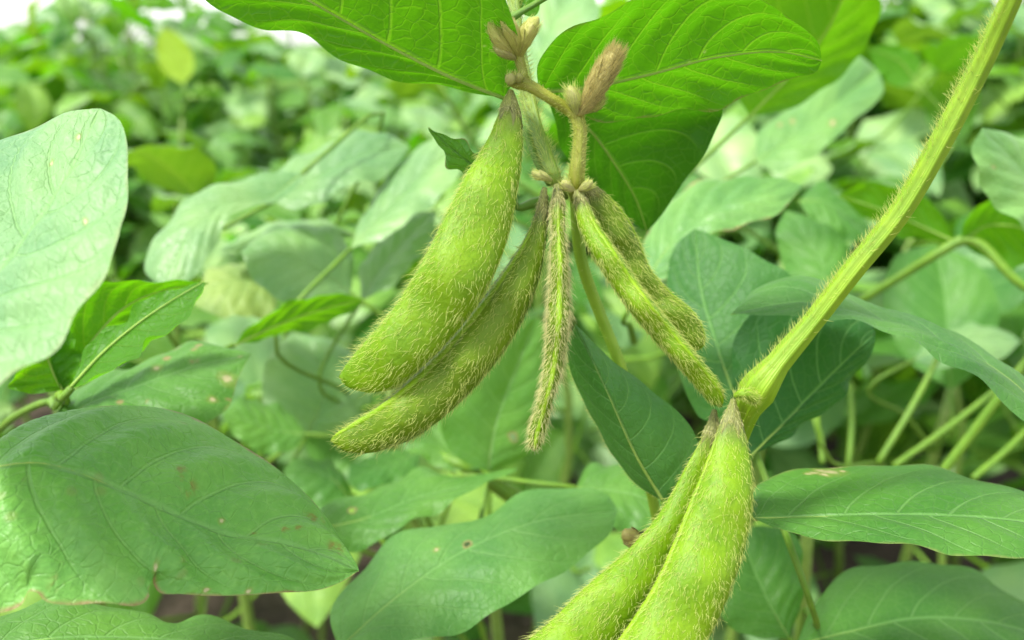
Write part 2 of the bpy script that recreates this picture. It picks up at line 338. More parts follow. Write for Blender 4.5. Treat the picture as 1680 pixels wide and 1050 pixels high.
def leaf(plant, mid, left, right, d, dl=0.0, dr=0.0, under=False, bulge=0.10, quilt=0.00025, wave=0.001, nu=12, nv=56, mat=None, matargs=None, spots=(), rib=True, petiole=None, label=None, rp=0.0008, name='leaf', fringe=0, tone=None):
    """mid / left / right run from the base to the tip in photo pixels; d = distances along the midrib, dl / dr = how much farther the two margins lie"""
    n = nv + 1; v = np.linspace(0, 1, n)
    M2 = resample(mid, n); L2 = resample([mid[0]] + left + [mid[-1]], n); R2 = resample([mid[0]] + right + [mid[-1]], n)
    d = np.asarray(d, float) if np.ndim(d) else np.full(2, float(d))
    dm = resample(np.stack([np.linspace(0, 1, len(d)), d], 1), n)[:, 1] if len(d) > 2 else np.linspace(d[0], d[-1], n)
    pr = np.sin(np.pi * v) ** 0.7
    M3, L3, R3 = px(M2, dm), px(L2, dm + dl * pr), px(R2, dm + dr * pr)
    P, N, off, hw, a = leaf_grid(M3, L3, R3, nu, bulge, quilt, wave, False, rng.uniform(0, 9))
    toC = unit(CAM - P.mean(axis=(0, 1))); f = np.sign(N.mean(axis=(0, 1)) @ toC) or 1.0
    ts = f * (-1 if under else 1)
    V, F, U, U2 = leaf_mesh('leaf', P, N, off, hw, a, ts, None)
    if spots or matargs is not None:
        x, y, dd = cam_coords(V); ppx = 840 + x / dd * FP; ppy = 525 - y / dd * FP
        sp = []
        for (sx, sy, sr, typ) in spots:
            k = np.argmin((ppx - sx) ** 2 + (ppy - sy) ** 2); sp.append((*U2[k], sr * dd[k] / FP, typ))
        mat = leaf_material('leaf_marked', spots=sp, **(matargs or {}))
    if mat is None: mat = MAT_FRESH if under else MAT_LEAF
    o = add(name, mesh('leaf', V, F, mat, U, U2), plant, label=label)
    o['tone'] = float(rng.uniform(.25, .6)) if tone is None else tone
    c = P.shape[1] // 2
    mids = V.reshape(n, -1, 3)[:, c]
    if rib:
        step = max(1, n // 30); Q = mids[::step]
        tv, tf, tu = tube(Q, np.linspace(rp * 0.42, rp * 0.10, len(Q)), 6)
        # a keel below the blade
        add('midrib', mesh('midrib', tv - (N[:, c].mean(0) * ts) * rp * 0.30, tf, MAT_RIB, tu), o)
    if fringe:
        q = rng.integers(2, n - 3, fringe); f_ = rng.random(fringe)[:, None]; e = V.reshape(n, -1, 3)
        P0 = e[q, 0] * (1 - f_) + e[q + 1, 0] * f_; out = unit(e[q, 0] - e[q, 2]); al = unit(e[q + 1, 0] - e[q, 0])
        hv, hf = hairs(P0, out, al, 0.0013, 3.5e-5, lift=1.0, along=0.4, curl=.5, jit=.3)
        add('hair', mesh('hair', hv, hf, MAT_HAIR), o, kind='stuff')
    if petiole is not None:
        base = mids[0]; tip = np.asarray(petiole(base) if callable(petiole) else petiole, float)
        t0 = unit(mids[0] - mids[min(6, n - 1)]); Lp = np.linalg.norm(tip - base)
        ctrl = np.array([base, base + t0 * Lp * 0.22, (base + tip) / 2 + t0 * Lp * 0.12 + np.array([0, 0, 0.03 * Lp]), tip])
        Q = resample(ctrl, 22)
        tv, tf, tu = tube(Q, np.interp(np.linspace(0, 1, 22), [0, 0.12, 0.2, 1], [rp * 0.9, rp, rp * 0.8, rp * 1.6]), 8)
        add('petiole', mesh('petiole', tv, tf, MAT_PETIOLE, tu), o)
    return o

# ------------------------------------------------------------------ pods
def pod(plant, left, right, start, end, d, thick=0.55, suture=None, beans=(0.3, 0.52, 0.75), mat=None, nh=2200, hl=0.0022, hr=3.6e-5, hmat=None, lift=0.5, calyx=0.012, label=None, n=70, m=28, sutw=0.16, curl=0.6, jit=0.35, lie=1.0, lenc=0.0):
    L2 = resample([start] + left + [end], n); R2 = resample([start] + right + [end], n)
    v = np.linspace(0, 1, n); dm = np.interp(v, np.linspace(0, 1, len(d)), d)
    L3, R3 = px(L2, dm), px(R2, dm); C = (L3 + R3) / 2; W = (R3 - L3) / 2; hw = np.linalg.norm(W, axis=1)
    W[0] = unit(W[1]) * 1e-4; W[-1] = unit(W[-2]) * 1e-5
    T = unit(np.gradient(C, axis=0)); Nn = unit(np.cross(W, T)); toC = CAM - C
    Nn *= np.sign(np.einsum('ij,ij->i', Nn, toC))[:, None]
    bul = sum(np.exp(-((v - b) / 0.075) ** 2) for b in beans)
    th_ = hw * thick * (0.68 + 0.55 * bul)
    ang = np.linspace(0, 2*np.pi, m, endpoint=False)
    cx, sy = np.cos(ang), np.sin(ang)
    cx = np.sign(cx) * np.abs(cx) ** 0.92; sy = np.sign(sy) * np.abs(sy) ** 1.12
    V = C[:, None] + cx[None, :, None] * W[:, None] + (sy[None] * th_[:, None])[..., None] * Nn[:, None]
    V += (rng.normal(0, 1, V.shape) * 0.00003)
    idx = np.arange(n * m).reshape(n, m); nx = np.roll(idx, -1, 1)
    F = np.stack([idx[:-1], nx[:-1], nx[1:], idx[1:]], -1).reshape(-1, 4)
    # make normals point outwards
    f0 = F[n * m // 2]; Vf = V.reshape(-1, 3); fn = np.cross(Vf[f0[1]] - Vf[f0[0]], Vf[f0[2]] - Vf[f0[0]])
    if fn @ (Vf[f0].mean(0) - C[(n * m // 2) // m]) < 0: F = F[:, ::-1]
    uv = np.stack([np.tile(np.arange(m) / m, n), np.repeat(v, m)], 1)
    o = add('pod', mesh('pod', Vf, F, mat or MAT_POD, uv), plant, label=label)
    # seam
    Nout = unit(cx[None, :, None] * (W / np.maximum(hw, 1e-6)[:, None] ** 2)[:, None] + (sy[None] / np.maximum(th_, 1e-6)[:, None])[..., None] * Nn[:, None])
    if suture is not None:
        k = int(round(suture / 360 * m)) % m
        Q = V[2:-1, k] - Nout[2:-1, k] * (hw[2:-1] * sutw * 0.42)[:, None]
        tv, tf, tu = tube(Q, np.maximum(hw[2:-1] * sutw, 0.00012), 10, groove=0.12, ng=2)
        add('seam', mesh('seam', tv, tf, MAT_SUT, tu), o)
    # hair
    Pn = []
    cl = lambda x: np.clip(x, 0, n - 1.001)
    dens = hw + th_; cdf = np.cumsum(dens); cdf /= cdf[-1]
    fv = np.interp(rng.random(nh), cdf, np.arange(n)); iv = cl(fv).astype(int); fr = (fv - iv)[:, None]
    ia = rng.integers(0, m, nh)
    ja = (ia + 1) % m; ga = rng.random(nh)[:, None]
    def lerp(X): 
        i2 = np.minimum(iv + 1, n - 1)
        return (X[iv, ia] * (1 - ga) + X[iv, ja] * ga) * (1 - fr) + (X[i2, ia] * (1 - ga) + X[i2, ja] * ga) * fr
    hl = hl * (0.6 + 0.8 * rng.random((nh, 1)) ** 1.5); P0 = lerp(V); N0 = unit(lerp(Nout)); T0 = T[iv]
    hv, hf = hairs(P0, N0, T0 * lie + np.array([0, 0, 0.0]), hl, hr, lift=lift, along=0.8, curl=curl, jit=jit)
    add('hair', mesh('hair', hv, hf, hmat or MAT_HAIR), o, kind='stuff')
    # withered calyx around the neck
    if calyx:
        kk = max(5, int(n * calyx * 7)); ang2 = np.linspace(0, 2*np.pi, 15, endpoint=False)
        rows = []
        for i in range(kk + 3):
            f = i / (kk + 2); lobe = 1.0 - 0.10 * f
            ring = []
            for t in ang2:
                sh = max(0, math.cos(5 * t + 0.7)); ii = i if f < 0.6 else (kk * 0.6 + (i - kk * 0.6) * (0.35 + 1.1 * sh))
                i0 = int(min(max(ii, 0), n - 2)); fr2 = ii - i0
                c = C[i0] * (1 - fr2) + C[i0 + 1] * fr2; h = np.interp(ii, np.arange(n), hw); tt = np.interp(ii, np.arange(n), th_)
                up_ = 0.00030 * (1 - f) + 0.00010 + rng.normal(0, 0.00004)
                if f == 1: up_ = -0.00012
                Wd = unit(W[max(2, i0)]); Nd = Nn[max(2, i0)]
                ring.append(c + math.cos(t) * Wd * (h + up_) + math.sin(t) * Nd * (tt + up_))
            rows.append(ring)
        Vc = np.array(rows).reshape(-1, 3); ix = np.arange(len(Vc)).reshape(kk + 3, 15); nx2 = np.roll(ix, -1, 1)
        Fc = np.stack([ix[:-1], nx2[:-1], nx2[1:], ix[1:]], -1).reshape(-1, 4)
        uc = np.stack([np.tile(ang2 / 6.283, kk + 3), np.repeat(np.linspace(0, 1, kk + 3), 15)], 1)
        co_ = add('calyx', mesh('calyx', Vc, Fc, MAT_CALYX, uc), o)
        q = rng.integers(0, kk, 260); t = rng.uniform(0, 6.283, 260)
        Nr = np.cos(t)[:, None] * unit(W[np.maximum(q, 2)]) + np.sin(t)[:, None] * Nn[q]
        Pr = C[q] + np.cos(t)[:, None] * unit(W[np.maximum(q, 2)]) * (hw[q] + .0002)[:, None] + np.sin(t)[:, None] * Nn[q] * (th_[q] + .0002)[:, None]
        hv, hf = hairs(Pr, Nr, T[q], .0011, 4.2e-5, lift=.4, along=1, curl=.5, jit=.25)
        add('hair', mesh('hair', hv, hf, MAT_HAIRB), o, kind='stuff')
    return o
def stem(plant, pts, radii_px, n=60, m=18, groove=0.05, ng=5, mat=None, nh=0, hl=0.0012, hr=4e-5, hmat=None, name='stem', lift=1.0, lie=-0.3, label=None, metres=False, side=None):
    Q = resample(pts, n); P = Q if metres else px(Q)
    k_ = np.asarray(pts, float); ch = np.concatenate([[0], np.cumsum(np.linalg.norm(np.diff(k_, axis=0), axis=1))]); ch /= ch[-1]
    if len(radii_px) != len(k_): ch = np.linspace(0, 1, len(radii_px))
    r = np.interp(np.linspace(0, 1, n), ch, radii_px)
    rr = r if metres else r * Q[:, 2] / FP
    tv, tf, tu = tube(P, rr, m, groove, ng)
    o = add(name, mesh(name, tv, tf, mat or MAT_STEM, tu), plant, label=label)
    if nh:
        T = unit(np.gradient(P, axis=0)); V0 = unit(P - CAM); A = unit(np.cross(T, V0)); B = np.cross(A, T)
        iv = rng.integers(0, n - 1, nh); f = rng.random(nh)[:, None]; an = rng.uniform(0, 2*np.pi, nh) if side is None else rng.normal(side, 0.85, nh)
        Nr = np.cos(an)[:, None] * A[iv] + np.sin(an)[:, None] * B[iv]
        P0 = P[iv] * (1 - f) + P[iv + 1] * f + Nr * rr[iv][:, None]
        hv, hf = hairs(P0, Nr, T[iv] * lie, hl, hr, lift=lift, along=1.0, curl=0.5, jit=0.25)
        add('hair', mesh('hair', hv, hf, hmat or MAT_HAIR), o, kind='stuff')
    return o
def bud(plant, pts, w, mat, nh=160, hl=0.0010, sepals=4, label=None, hmat=None):
    Q = resample(pts, 22); P = px(Q); v = np.linspace(0, 1, 22)
    r = smooth1d(v, [(0, .3), (.12, .5), (.35, .92), (.6, 1), (.82, .8), (.94, .45), (1, .1)]) * w * Q[:, 2] / FP
    tv, tf, tu = tube(P, r, 14, 0.07, 4)
    o = add('flower_bud', mesh('flower_bud', tv, tf, mat, tu), plant, label=label)
    T = unit(np.gradient(P, axis=0)); V0 = unit(P - CAM); A = unit(np.cross(T, V0)); B = np.cross(A, T)
    for s in range(sepals):
        an = s * 2 * np.pi / sepals + 0.7; ln = 17 - (s % 2) * 2
        ring = []
        for i in range(1, ln):
            f = (i - 1) / (ln - 2); half = 0.75 * (math.sin(math.pi * min(1, 0.18 + 0.82 * f)) ** 0.7) if f < 1 else 0.02
            for k in (-1, 0, 1):
                t = an + k * half
                ring.append(P[i] + (math.cos(t) * A[i] + math.sin(t) * B[i]) * (r[i] * (1.09 - 0.04 * abs(k)) + 0.00004 + 0.00035 * f ** 4))
        V = np.array(ring); ix = np.arange(len(V)).reshape(-1, 3)
        F = np.concatenate([np.stack([ix[:-1, c], ix[:-1, c+1], ix[1:, c+1], ix[1:, c]], -1) for c in (0, 1)])
        u = np.stack([np.tile([0, .5, 1], ln - 1), np.repeat(np.linspace(0, 1, ln - 1), 3)], 1)
        add('sepal', mesh('sepal', V, F, mat, u), o)
    if nh:
        iv = rng.integers(1, 20, nh); an = rng.uniform(0, 2*np.pi, nh)
        Nr = np.cos(an)[:, None] * A[iv] + np.sin(an)[:, None] * B[iv]
        hv, hf = hairs(P[iv] + Nr * r[iv][:, None] * 1.08, Nr, T[iv], hl, 3.2e-5, lift=0.35, along=1, curl=.4, jit=.2)
        add('hair', mesh('hair', hv, hf, hmat or (MAT_HAIRG if mat is MAT_BUDT else MAT_HAIR)), o, kind='stuff')
    return o

#@@STRUCTURE
# ------------------------------------------------------------------ ground
def ground():
    n = 90; s = np.linspace(-1, 1, n); s = np.sign(s) * np.abs(s) ** 3.2 * 150
    X, Y = np.meshgrid(s, s); Z = 0.018 * np.sin(X * 9 + 1) * np.cos(Y * 7) * np.exp(-(X**2 + Y**2) / 60)
    V = np.stack([X, Y, Z - 0.01], -1).reshape(-1, 3); ix = np.arange(n * n).reshape(n, n)
    F = np.stack([ix[:-1, :-1], ix[:-1, 1:], ix[1:, 1:], ix[1:, :-1]], -1).reshape(-1, 4)
    add('ground', mesh('ground', V, F, MAT_SOIL), kind='structure')
ground()

# ------------------------------------------------------------------ the field behind: leaf shapes shared by many plants
def generic_leaf(ws, curl, fold, seed, mat, nu=5, nv=14):
    v = np.linspace(0, 1, nv); L = 1.0
    half = ws * np.sin(np.pi * v ** 0.78) ** 0.82 * (1 + 0.04 * np.sin(7 * v + seed))
    half[-1] = 0.004; half[0] = 0.006
    y = v; ang = curl * v
    yy = np.concatenate([[0], np.cumsum(np.cos(ang[1:]) * np.diff(v))]); zz = np.concatenate([[0], -np.cumsum(np.sin(ang[1:]) * np.diff(v))])
    M3 = np.stack([0.05 * np.sin(3 * v + seed) * v, yy, zz], 1)
    L3 = M3 + np.stack([-half * math.cos(fold), 0 * v, half * math.sin(fold)], 1); R3 = M3 + np.stack([half * math.cos(fold), 0 * v, half * math.sin(fold)], 1)
    P, N, off, hw, a = leaf_grid(M3, L3, R3, nu, 0.12, 0.006, 0.03, False, seed)
    ts = 1 if N.mean(axis=(0, 1))[2] > 0 else -1
    V, F, U, U2 = leaf_mesh('leaf', P, N, off, hw, a, ts, mat)
    me = mesh('leaf', V, F, mat, U, U2 * 0.09)
    return me
LEAFM = [generic_leaf(ws, c, f, s, (MAT_LEAF2, MAT_GLOSS, MAT_LEAF)[int(s) % 3]) for ws, c, f, s in [(.30, .5, .1, 0.), (.34, .9, .2, 1.), (.27, .2, -.05, 2.), (.32, 1.3, .15, 3.), (.36, .7, .0, 4.), (.25, .4, .35, 5.), (.30, 1.0, -.15, 6.), (.33, .1, .25, 7.)]]
LEAFF = [generic_leaf(ws, c, f, s, MAT_FRESH) for ws, c, f, s in [(.31, .4, .1, 8.), (.28, .8, .2, 9.)]]
LEAFY = generic_leaf(.26, .2, .2, 10., MAT_YELLOW)
def frame(pos, fwd, up, s):
    y = Vector(fwd).normalized(); z = Vector(up); x = y.cross(z).normalized(); z = x.cross(y)
    M = Matrix((x * s, y * s, z * s)).transposed().to_4x4(); M.translation = Vector(pos); return M
def make_proto(seed, H):
    """a soybean plant as a list of (name, mesh, local matrix): stem, petioles, three leaflets on each petiole"""
    rr = random.Random(seed); items = []
    k = 11; lean = rr.uniform(-.03, .03); lean2 = rr.uniform(-.03, .03)
    zs = np.linspace(0, H * 0.86, 14)
    sp = np.stack([lean * (zs / H) ** 2 * 2 + 0.004 * np.sin(zs * 40), lean2 * (zs / H) ** 2 * 2 + 0.004 * np.cos(zs * 43), zs], 1)
    tv, tf, tu = tube(sp, np.linspace(0.0042, 0.0016, 14), 7, ref=np.array([0.3, 1, 0.1]))
    items.append(('stem', mesh('stem', tv, tf, MAT_STEMF, tu), Matrix.Identity(4)))
    az = rr.uniform(0, 6.28)
    for i in range(k):
        f = 0.22 + 0.78 * i / (k - 1); z = H * 0.84 * f; p0 = np.array([np.interp(z, zs, sp[:, 0]), np.interp(z, zs, sp[:, 1]), z])
        az += 2.4 + rr.uniform(-.5, .5); ln = rr.uniform(.09, .17) * (1.15 - 0.55 * max(0, f - 0.6) / 0.4); el = rr.uniform(.35, .95)
        h = np.array([math.cos(az), math.sin(az), 0.])
        p2 = p0 + h * ln * math.cos(el) + np.array([0, 0, ln * math.sin(el)])
        pm = (p0 + p2) / 2 + h * ln * 0.08 - np.array([0, 0, ln * 0.06])
        tv, tf, tu = tube(resample([p0, pm, p2], 8), np.linspace(0.0016, 0.0009, 8), 6, ref=np.array([0.1, .2, 1.]))
        items.append(('petiole', mesh('petiole', tv, tf, MAT_PETIOLE, tu), Matrix.Identity(4)))
        size = rr.uniform(.075, .105) * (1.0 if i < k - 2 else 0.72)
        for j, da in enumerate((0.0, 1.25, -1.25)):
            a2 = az + da + rr.uniform(-.3, .3); pitch = rr.uniform(-.55, .35) if rr.random() < .8 else rr.uniform(.3, 1.0)
            fw = (math.cos(a2) * math.cos(pitch), math.sin(a2) * math.cos(pitch), math.sin(pitch))
            up = Vector((rr.uniform(-.45, .45), rr.uniform(-.45, .45), 1))
            pos = p2 + h * (0.014 if j == 0 else 0.0)
            q = rr.random(); me = rr.choice(LEAFM if q < .80 else LEAFF) if q < .99 else LEAFY
            items.append(('leaf', me, frame(pos, fw, up, size * rr.uniform(.85, 1.1))))
    return items
PROTOS = [make_proto(s, H) for s, H in [(11, .52), (12, .56), (13, .50), (14, .60), (15, .54), (16, .57), (17, .49)]]
def in_view_near(c, r, dmin=0.40):
    x, y, d = cam_coords(c)
    if 0.3 < d < 0.66 and .27 < x / d < .60 and -.17 < y / d < -.02: return True
    if d > dmin + r * 0.6: return False
    if d < -r: return False
    d2 = max(d, 0) + r
    return abs(x) < d2 * 0.60 + r and abs(y) < d2 * 0.40 + r
PLANTS = 0
def field_plant(x, y, rz, s, label, group):
    global PLANTS
    items = PROTOS[random.randrange(len(PROTOS))]
    root = thing('soybean_plant', (x, y, 0), label, 'plant', group); root.rotation_euler = (0, 0, rz); root.scale = (s, s, s)
    W = Matrix.Translation((x, y, 0)) @ Matrix.Rotation(rz, 4, 'Z') @ Matrix.Scale(s, 4)
    for nm, me, M in items:
        if nm == 'leaf':
            c = W @ M @ Vector((0, .5, 0))
            if in_view_near(np.array(c), 0.05 * s): continue
        elif nm == 'petiole':
            vs = np.array([W @ me.vertices[0].co, W @ me.vertices[len(me.vertices) - 1].co])
            if any(in_view_near(q, 0.03, 0.36) for q in (vs[0], vs[1], vs.mean(0))): continue
        o = bpy.data.objects.new(nm, me); COL.objects.link(o); o.parent = root; o.matrix_basis = M
        if nm == 'leaf': o['tone'] = random.random()
    PLANTS += 1
    return root
def place_words(x, y):
    r = x / y
    side = ('behind the pale edge leaf' if r < -.40 else 'below the left overhead leaf' if r < -.17 else 'behind the pod cluster' if r < .08 else 'between the pods and the bent stem' if r < .27 else 'beyond the bent stem')
    dist = 'close' if y < .85 else 'mid distance' if y < 1.7 else 'far'
    return ('%s blurred soybean plant %s' % ({'close': 'large leaved', 'mid distance': 'smaller, more', 'far': 'small, strongly'}[dist], side + {'close': ', nearest row', 'mid distance': ', middle rows', 'far': ', far rows'}[dist])).replace('large leaved blurred', 'large leaved blurred'), 'soybean plants %s, %s' % (side, dist)
for row in range(-7, 8):
    for k in range(0, 24):
        y = 0.44 + k * 0.135 + random.uniform(-.05, .05); x = row * 0.27 + random.uniform(-.08, .08) + 0.05
        if abs(x) > 0.60 * y + 0.20 or y > 3.1: continue
        if y < 0.5 and abs(x) < 0.12: y += 0.06
        s = random.uniform(.86, 1.16) + (0.14 if x > 0.10 * y + .1 else 0) - (0.0 if x > -.1 else 0.03)
        if y > .8 and x / y < -.46: s *= .84
        lab, gr = place_words(x, y)
        field_plant(x, y, random.uniform(0, 6.28), s, lab, gr)
for x, y, sc in ((-.62, 1.35, 1.24), (-.38, 1.5, 1.24), (-.75, 1.75, 1.30), (.35, 1.2, 1.36), (.55, 1.4, 1.38), (.3, .85, 1.3), (.55, 1.0, 1.36), (.4, 1.6, 1.4), (.72, 1.25, 1.4), (.2, 1.35, 1.36), (-.33, 1.75, 1.3)) + tuple((yy * uu, yy, ss) for yy, uu, ss in [(random.uniform(1.5, 2.6), random.uniform(-.5, -.2), random.uniform(1.24, 1.38)) for _ in range(10)] + [(random.uniform(1.5, 1.9), random.uniform(-.47, -.33), random.uniform(1.34, 1.44)) for _ in range(4)] + [(random.uniform(1.0, 2.2), random.uniform(.0, .58), random.uniform(1.30, 1.46)) for _ in range(14)] + [(random.uniform(1.1, 2.0), random.uniform(.2, .58), random.uniform(1.46, 1.56)) for _ in range(12)]):
    field_plant(x, y, random.uniform(0, 6.28), sc, 'tall blurred soybean plant on the skyline, ' + ('under the white sky at left' if x < -.17 * y else 'beyond the bent stem' if x > .27 * y else 'behind the two overhead leaves'), 'tall soybean plants, ' + ('left' if x < -.17 * y else 'right' if x > .27 * y else 'middle'))
# farther on nobody could count them: one mass of leaves
def far_field():
    base = LEAFM[0]; nvx = len(base.vertices)
    lv = generic_leaf(.31, .6, .1, 3.3, MAT_LEAF, nu=2, nv=6)
    co = np.zeros(len(lv.vertices) * 3, np.float32); lv.vertices.foreach_get('co', co); co = co.reshape(-1, 3)
    fc = np.array([p.vertices[:] for p in lv.polygons]); uv = np.zeros(len(lv.loops) * 2, np.float32)
    U = np.zeros((len(co), 2)); 
    for l, d in zip(lv.loops, lv.uv_layers[0].data): U[l.vertex_index] = d.uv
    n = 26000
    r_ = 3.0 + 32 * rng.random(n) ** 1.7; th = rng.uniform(-.75, .75, n)
    c = np.stack([r_ * np.sin(th), r_ * np.cos(th), np.zeros(n)], 1)
    c[:, 2] = 0.44 + 0.12 * np.sin(c[:, 0] * 3.1) * np.cos(c[:, 1] * 2.3) + rng.normal(0, 0.07, n) + 0.10 * (c[:, 0] > 0)
    s = rng.uniform(.08, .13, n) * (1 + r_ * 0.05)
    a = rng.uniform(0, 6.28, n); p = rng.normal(-.1, .4, n); y = np.stack([np.cos(a) * np.cos(p), np.sin(a) * np.cos(p), np.sin(p)], 1)
    z = unit(np.stack([rng.normal(0, .4, n), rng.normal(0, .4, n), np.ones(n)], 1)); x = unit(np.cross(y, z)); z = np.cross(x, y)
    V = c[:, None] + s[:, None, None] * (co[None, :, 0:1] * x[:, None] + co[None, :, 1:2] * y[:, None] + co[None, :, 2:3] * z[:, None])
    F = fc[None] + (np.arange(n) * len(co))[:, None, None]
    UU = np.tile(U, (n, 1))
    o = add('soybean_field', mesh('soybean_field', V.reshape(-1, 3), F.reshape(-1, fc.shape[1]), MAT_LEAF2, UU, UU * 0.09), kind='stuff')
    o['tone'] = 0.5; o['label'] = 'distant mass of soybean leaves reaching back to the horizon'; o['category'] = 'crop field'
far_field()

#@@OBJECTS
def stand(name, x, y, top, label, n=14, r0=0.0045, r1=0.002):
    """a plant: Empty at the foot of its stem and the stem up to a point (world)"""
    root = thing(name, (x, y, 0), label, 'plant', 'soybean plants close to the camera'); top = np.asarray(top, float); foot = np.array([x, y, -0.01])
    P = resample([foot, foot * .45 + top * .55 + np.array([0.01, 0.012, 0]), top], n)
    stem(root, P, [r0, (r0 + r1) / 2, r1], n=n, m=8, mat=MAT_STEMF, metres=True, groove=0.04)
    root['_'] = 0; del root['_']
    return root, P
def onto(P, f):
    """petiole target: the point a fraction f up a plant's stem"""
    q = P[int(f * (len(P) - 1))]
    return lambda base: q

# ---- the pod-bearing plant in the middle
foot = px((1190, 1500), 0.24); foot[2] = 0
hero = thing('soybean_plant', tuple(foot), 'soybean plant with five hairy green pods hanging in the centre under two backlit leaves', 'plant', 'soybean plants close to the camera')
hp = [px((944, 300), 0.1535), px((945, 330), 0.160), px((952, 420), 0.166), px((984, 515), 0.172), px((1012, 585), 0.174), px((1050, 720), 0.178), px((1076, 845), 0.184), px((1110, 1000), 0.195), px((1140, 1200), 0.21), foot + np.array([0, 0, .15]), foot]
stem(hero, np.array(hp), [0.0011, 0.00105, 0.00108, 0.0011, 0.0012, 0.0014, 0.0018, 0.0022, 0.003, 0.004], n=240, m=16, groove=0.08, ng=5, mat=MAT_MAIN, metres=True, nh=1500, hl=0.0009)
stem(hero, [(836, 128, .150), (850, 134, .150), (866, 140, .150), (900, 160, .150), (935, 182, .151), (948, 192, .151)], [12, 13, 10, 9, 10, 12], n=40, mat=MAT_STALK, nh=300, hl=0.0008, name='flower_stalk')
stem(hero, [(946, 188, .151), (951, 210, .151), (950, 245, .1512), (946, 285, .1515), (944, 305, .1525), (944, 330, .156)], [11, 11, 11, 13, 14, 7], n=46, m=18, groove=.09, ng=5, mat=MAT_STALK, nh=500, hl=0.0009, name='flower_stalk')
stem(hero, [(862, 140, .150), (857, 115, .150), (850, 88, .150)], [9, 8, 9], n=16, mat=MAT_STALK, nh=80, hl=0.0007, name='flower_stalk')
stem(hero, [(928, 325, .157), (910, 290, .1535), (893, 245, .156), (878, 200, .158), (866, 150, .160), (850, 60, .163), (838, -40, .166)], [5, 11, 11, 10, 11, 10, 10], n=56, groove=0.14, ng=3, mat=MAT_PGROOVE, nh=1300, hl=0.0016, name='petiole', lift=0.9, lie=0.5)
stem(hero, [(905, 300, .156), (885, 265, .158), (868, 222, .161), (852, 160, .164)], [9, 9, 8, 8], n=24, mat=MAT_PETIOLE, nh=120, hl=0.0008, name='petiole')
bud(hero, [(905, 296, .150), (893, 290, .149), (878, 285, .149), (872, 281, .149)], 7.0, MAT_BUDG, nh=120, sepals=2)
bud(hero, [(848, 98, .150), (836, 90, .149), (822, 82, .148), (808, 76, .148)], 8.8, MAT_BUDG, nh=180)
bud(hero, [(846, 96, .150), (830, 78, .148), (812, 55, .147), (801, 36, .147)], 10.6, MAT_BUD, nh=240)
bud(hero, [(852, 95, .150), (843, 62, .147), (831, 35, .146), (822, 16, .146)], 12.3, MAT_BUD, nh=280)
bud(hero, [(852, 95, .150), (858, 70, .148), (870, 45, .147), (884, 28, .147)], 13.2, MAT_BUD, nh=280)
bud(hero, [(836, 138, .149), (838, 130, .148), (842, 122, .148)], 9.7, MAT_BUDG, nh=80, sepals=3)
bud(hero, [(850, 135, .149), (852, 127, .148), (853, 120, .148)], 7.0, MAT_BUDG, nh=80, sepals=3)
bud(hero, [(950, 190, .150), (968, 160, .149), (992, 118, .148), (1018, 72, .147)], 16.7, MAT_BUDT, nh=1800, hl=0.0018, sepals=5, label='larger bud at the bend of the stalk, covered in silky tan hair')
bud(hero, [(948, 188, .150), (943, 168, .149), (934, 140, .149)], 10.6, MAT_BUDG, nh=320, hl=0.0016, sepals=3)
bud(hero, [(960, 185, .151), (978, 172, .151), (992, 156, .151)], 8.8, MAT_BUD, nh=180, hl=0.0012, sepals=3)
bud(hero, [(1052, 900, .172), (1042, 888, .171), (1030, 880, .170), (1020, 884, .170)], 14, MAT_BUDT, nh=60, hl=.0008, sepals=3, label='small brown round bit behind the lower pods')  # unidentified brown bit, built with the bud shape
bud(hero, [(942, 312, .150), (930, 305, .149), (922, 296, .149)], 8, MAT_BUDG, nh=120, sepals=3)
bud(hero, [(950, 312, .151), (964, 304, .150), (972, 296, .150)], 8, MAT_BUDG, nh=120, sepals=3)
# pods
pod(hero, [(828, 165), (800, 228), (762, 290), (735, 345), (692, 430), (642, 510), (592, 568), (568, 598)],
    [(850, 175), (857, 235), (850, 300), (835, 380), (800, 470), (742, 550), (690, 602), (640, 638), (600, 643), (568, 633)],
    (838, 148), (556, 618), [.150, .147, .144, .145, .148], thick=.52, suture=352, sutw=.07, beans=(.30, .55, .8), nh=2856, hl=.0017, label='large broad pale green pod hanging leftmost in the cluster')
pod(hero, [(882, 340), (861, 390), (832, 435), (790, 492), (732, 562), (682, 612), (630, 657), (572, 697), (550, 712)],
    [(898, 345), (896, 400), (884, 460), (850, 540), (800, 612), (742, 672), (690, 712), (640, 735), (592, 744), (560, 738)],
    (894, 308), (542, 722), [.153, .151, .150, .149, .149], thick=.85, suture=138, beans=(.28, .52, .77), mat=MAT_PODD, nh=3536, hl=.0015, lift=.7, label='curved olive green pod with a bright seam, below the broad pod')
pod(hero, [(905, 335), (905, 385), (903, 445), (898, 520), (894, 595), (882, 660), (868, 712), (868, 733)],
    [(925, 335), (927, 385), (933, 450), (933, 530), (923, 600), (906, 660), (893, 712), (886, 733)],
    (914, 302), (877, 740), [.1515, .149, .148, .149, .150], thick=1.25, suture=90, sutw=.30, mat=MAT_PODD, nh=3536, hl=.0014, hmat=MAT_HAIRB, lift=1.0, jit=.3, label='narrow straight pod seen edge on, fringed with tan hair')
pod(hero, [(958, 330), (985, 400), (1030, 470), (1085, 530), (1115, 560)],
    [(986, 312), (1021, 348), (1046, 392), (1067, 442), (1102, 482), (1136, 512), (1155, 545), (1155, 566)],
    (962, 300), (1140, 577), [.154, .158, .160, .160], thick=.6, suture=8, sutw=.08, mat=MAT_PODD, nh=2312, hl=.0014, lift=.7, label='bulbous ended pod partly hidden behind the long straight pod')
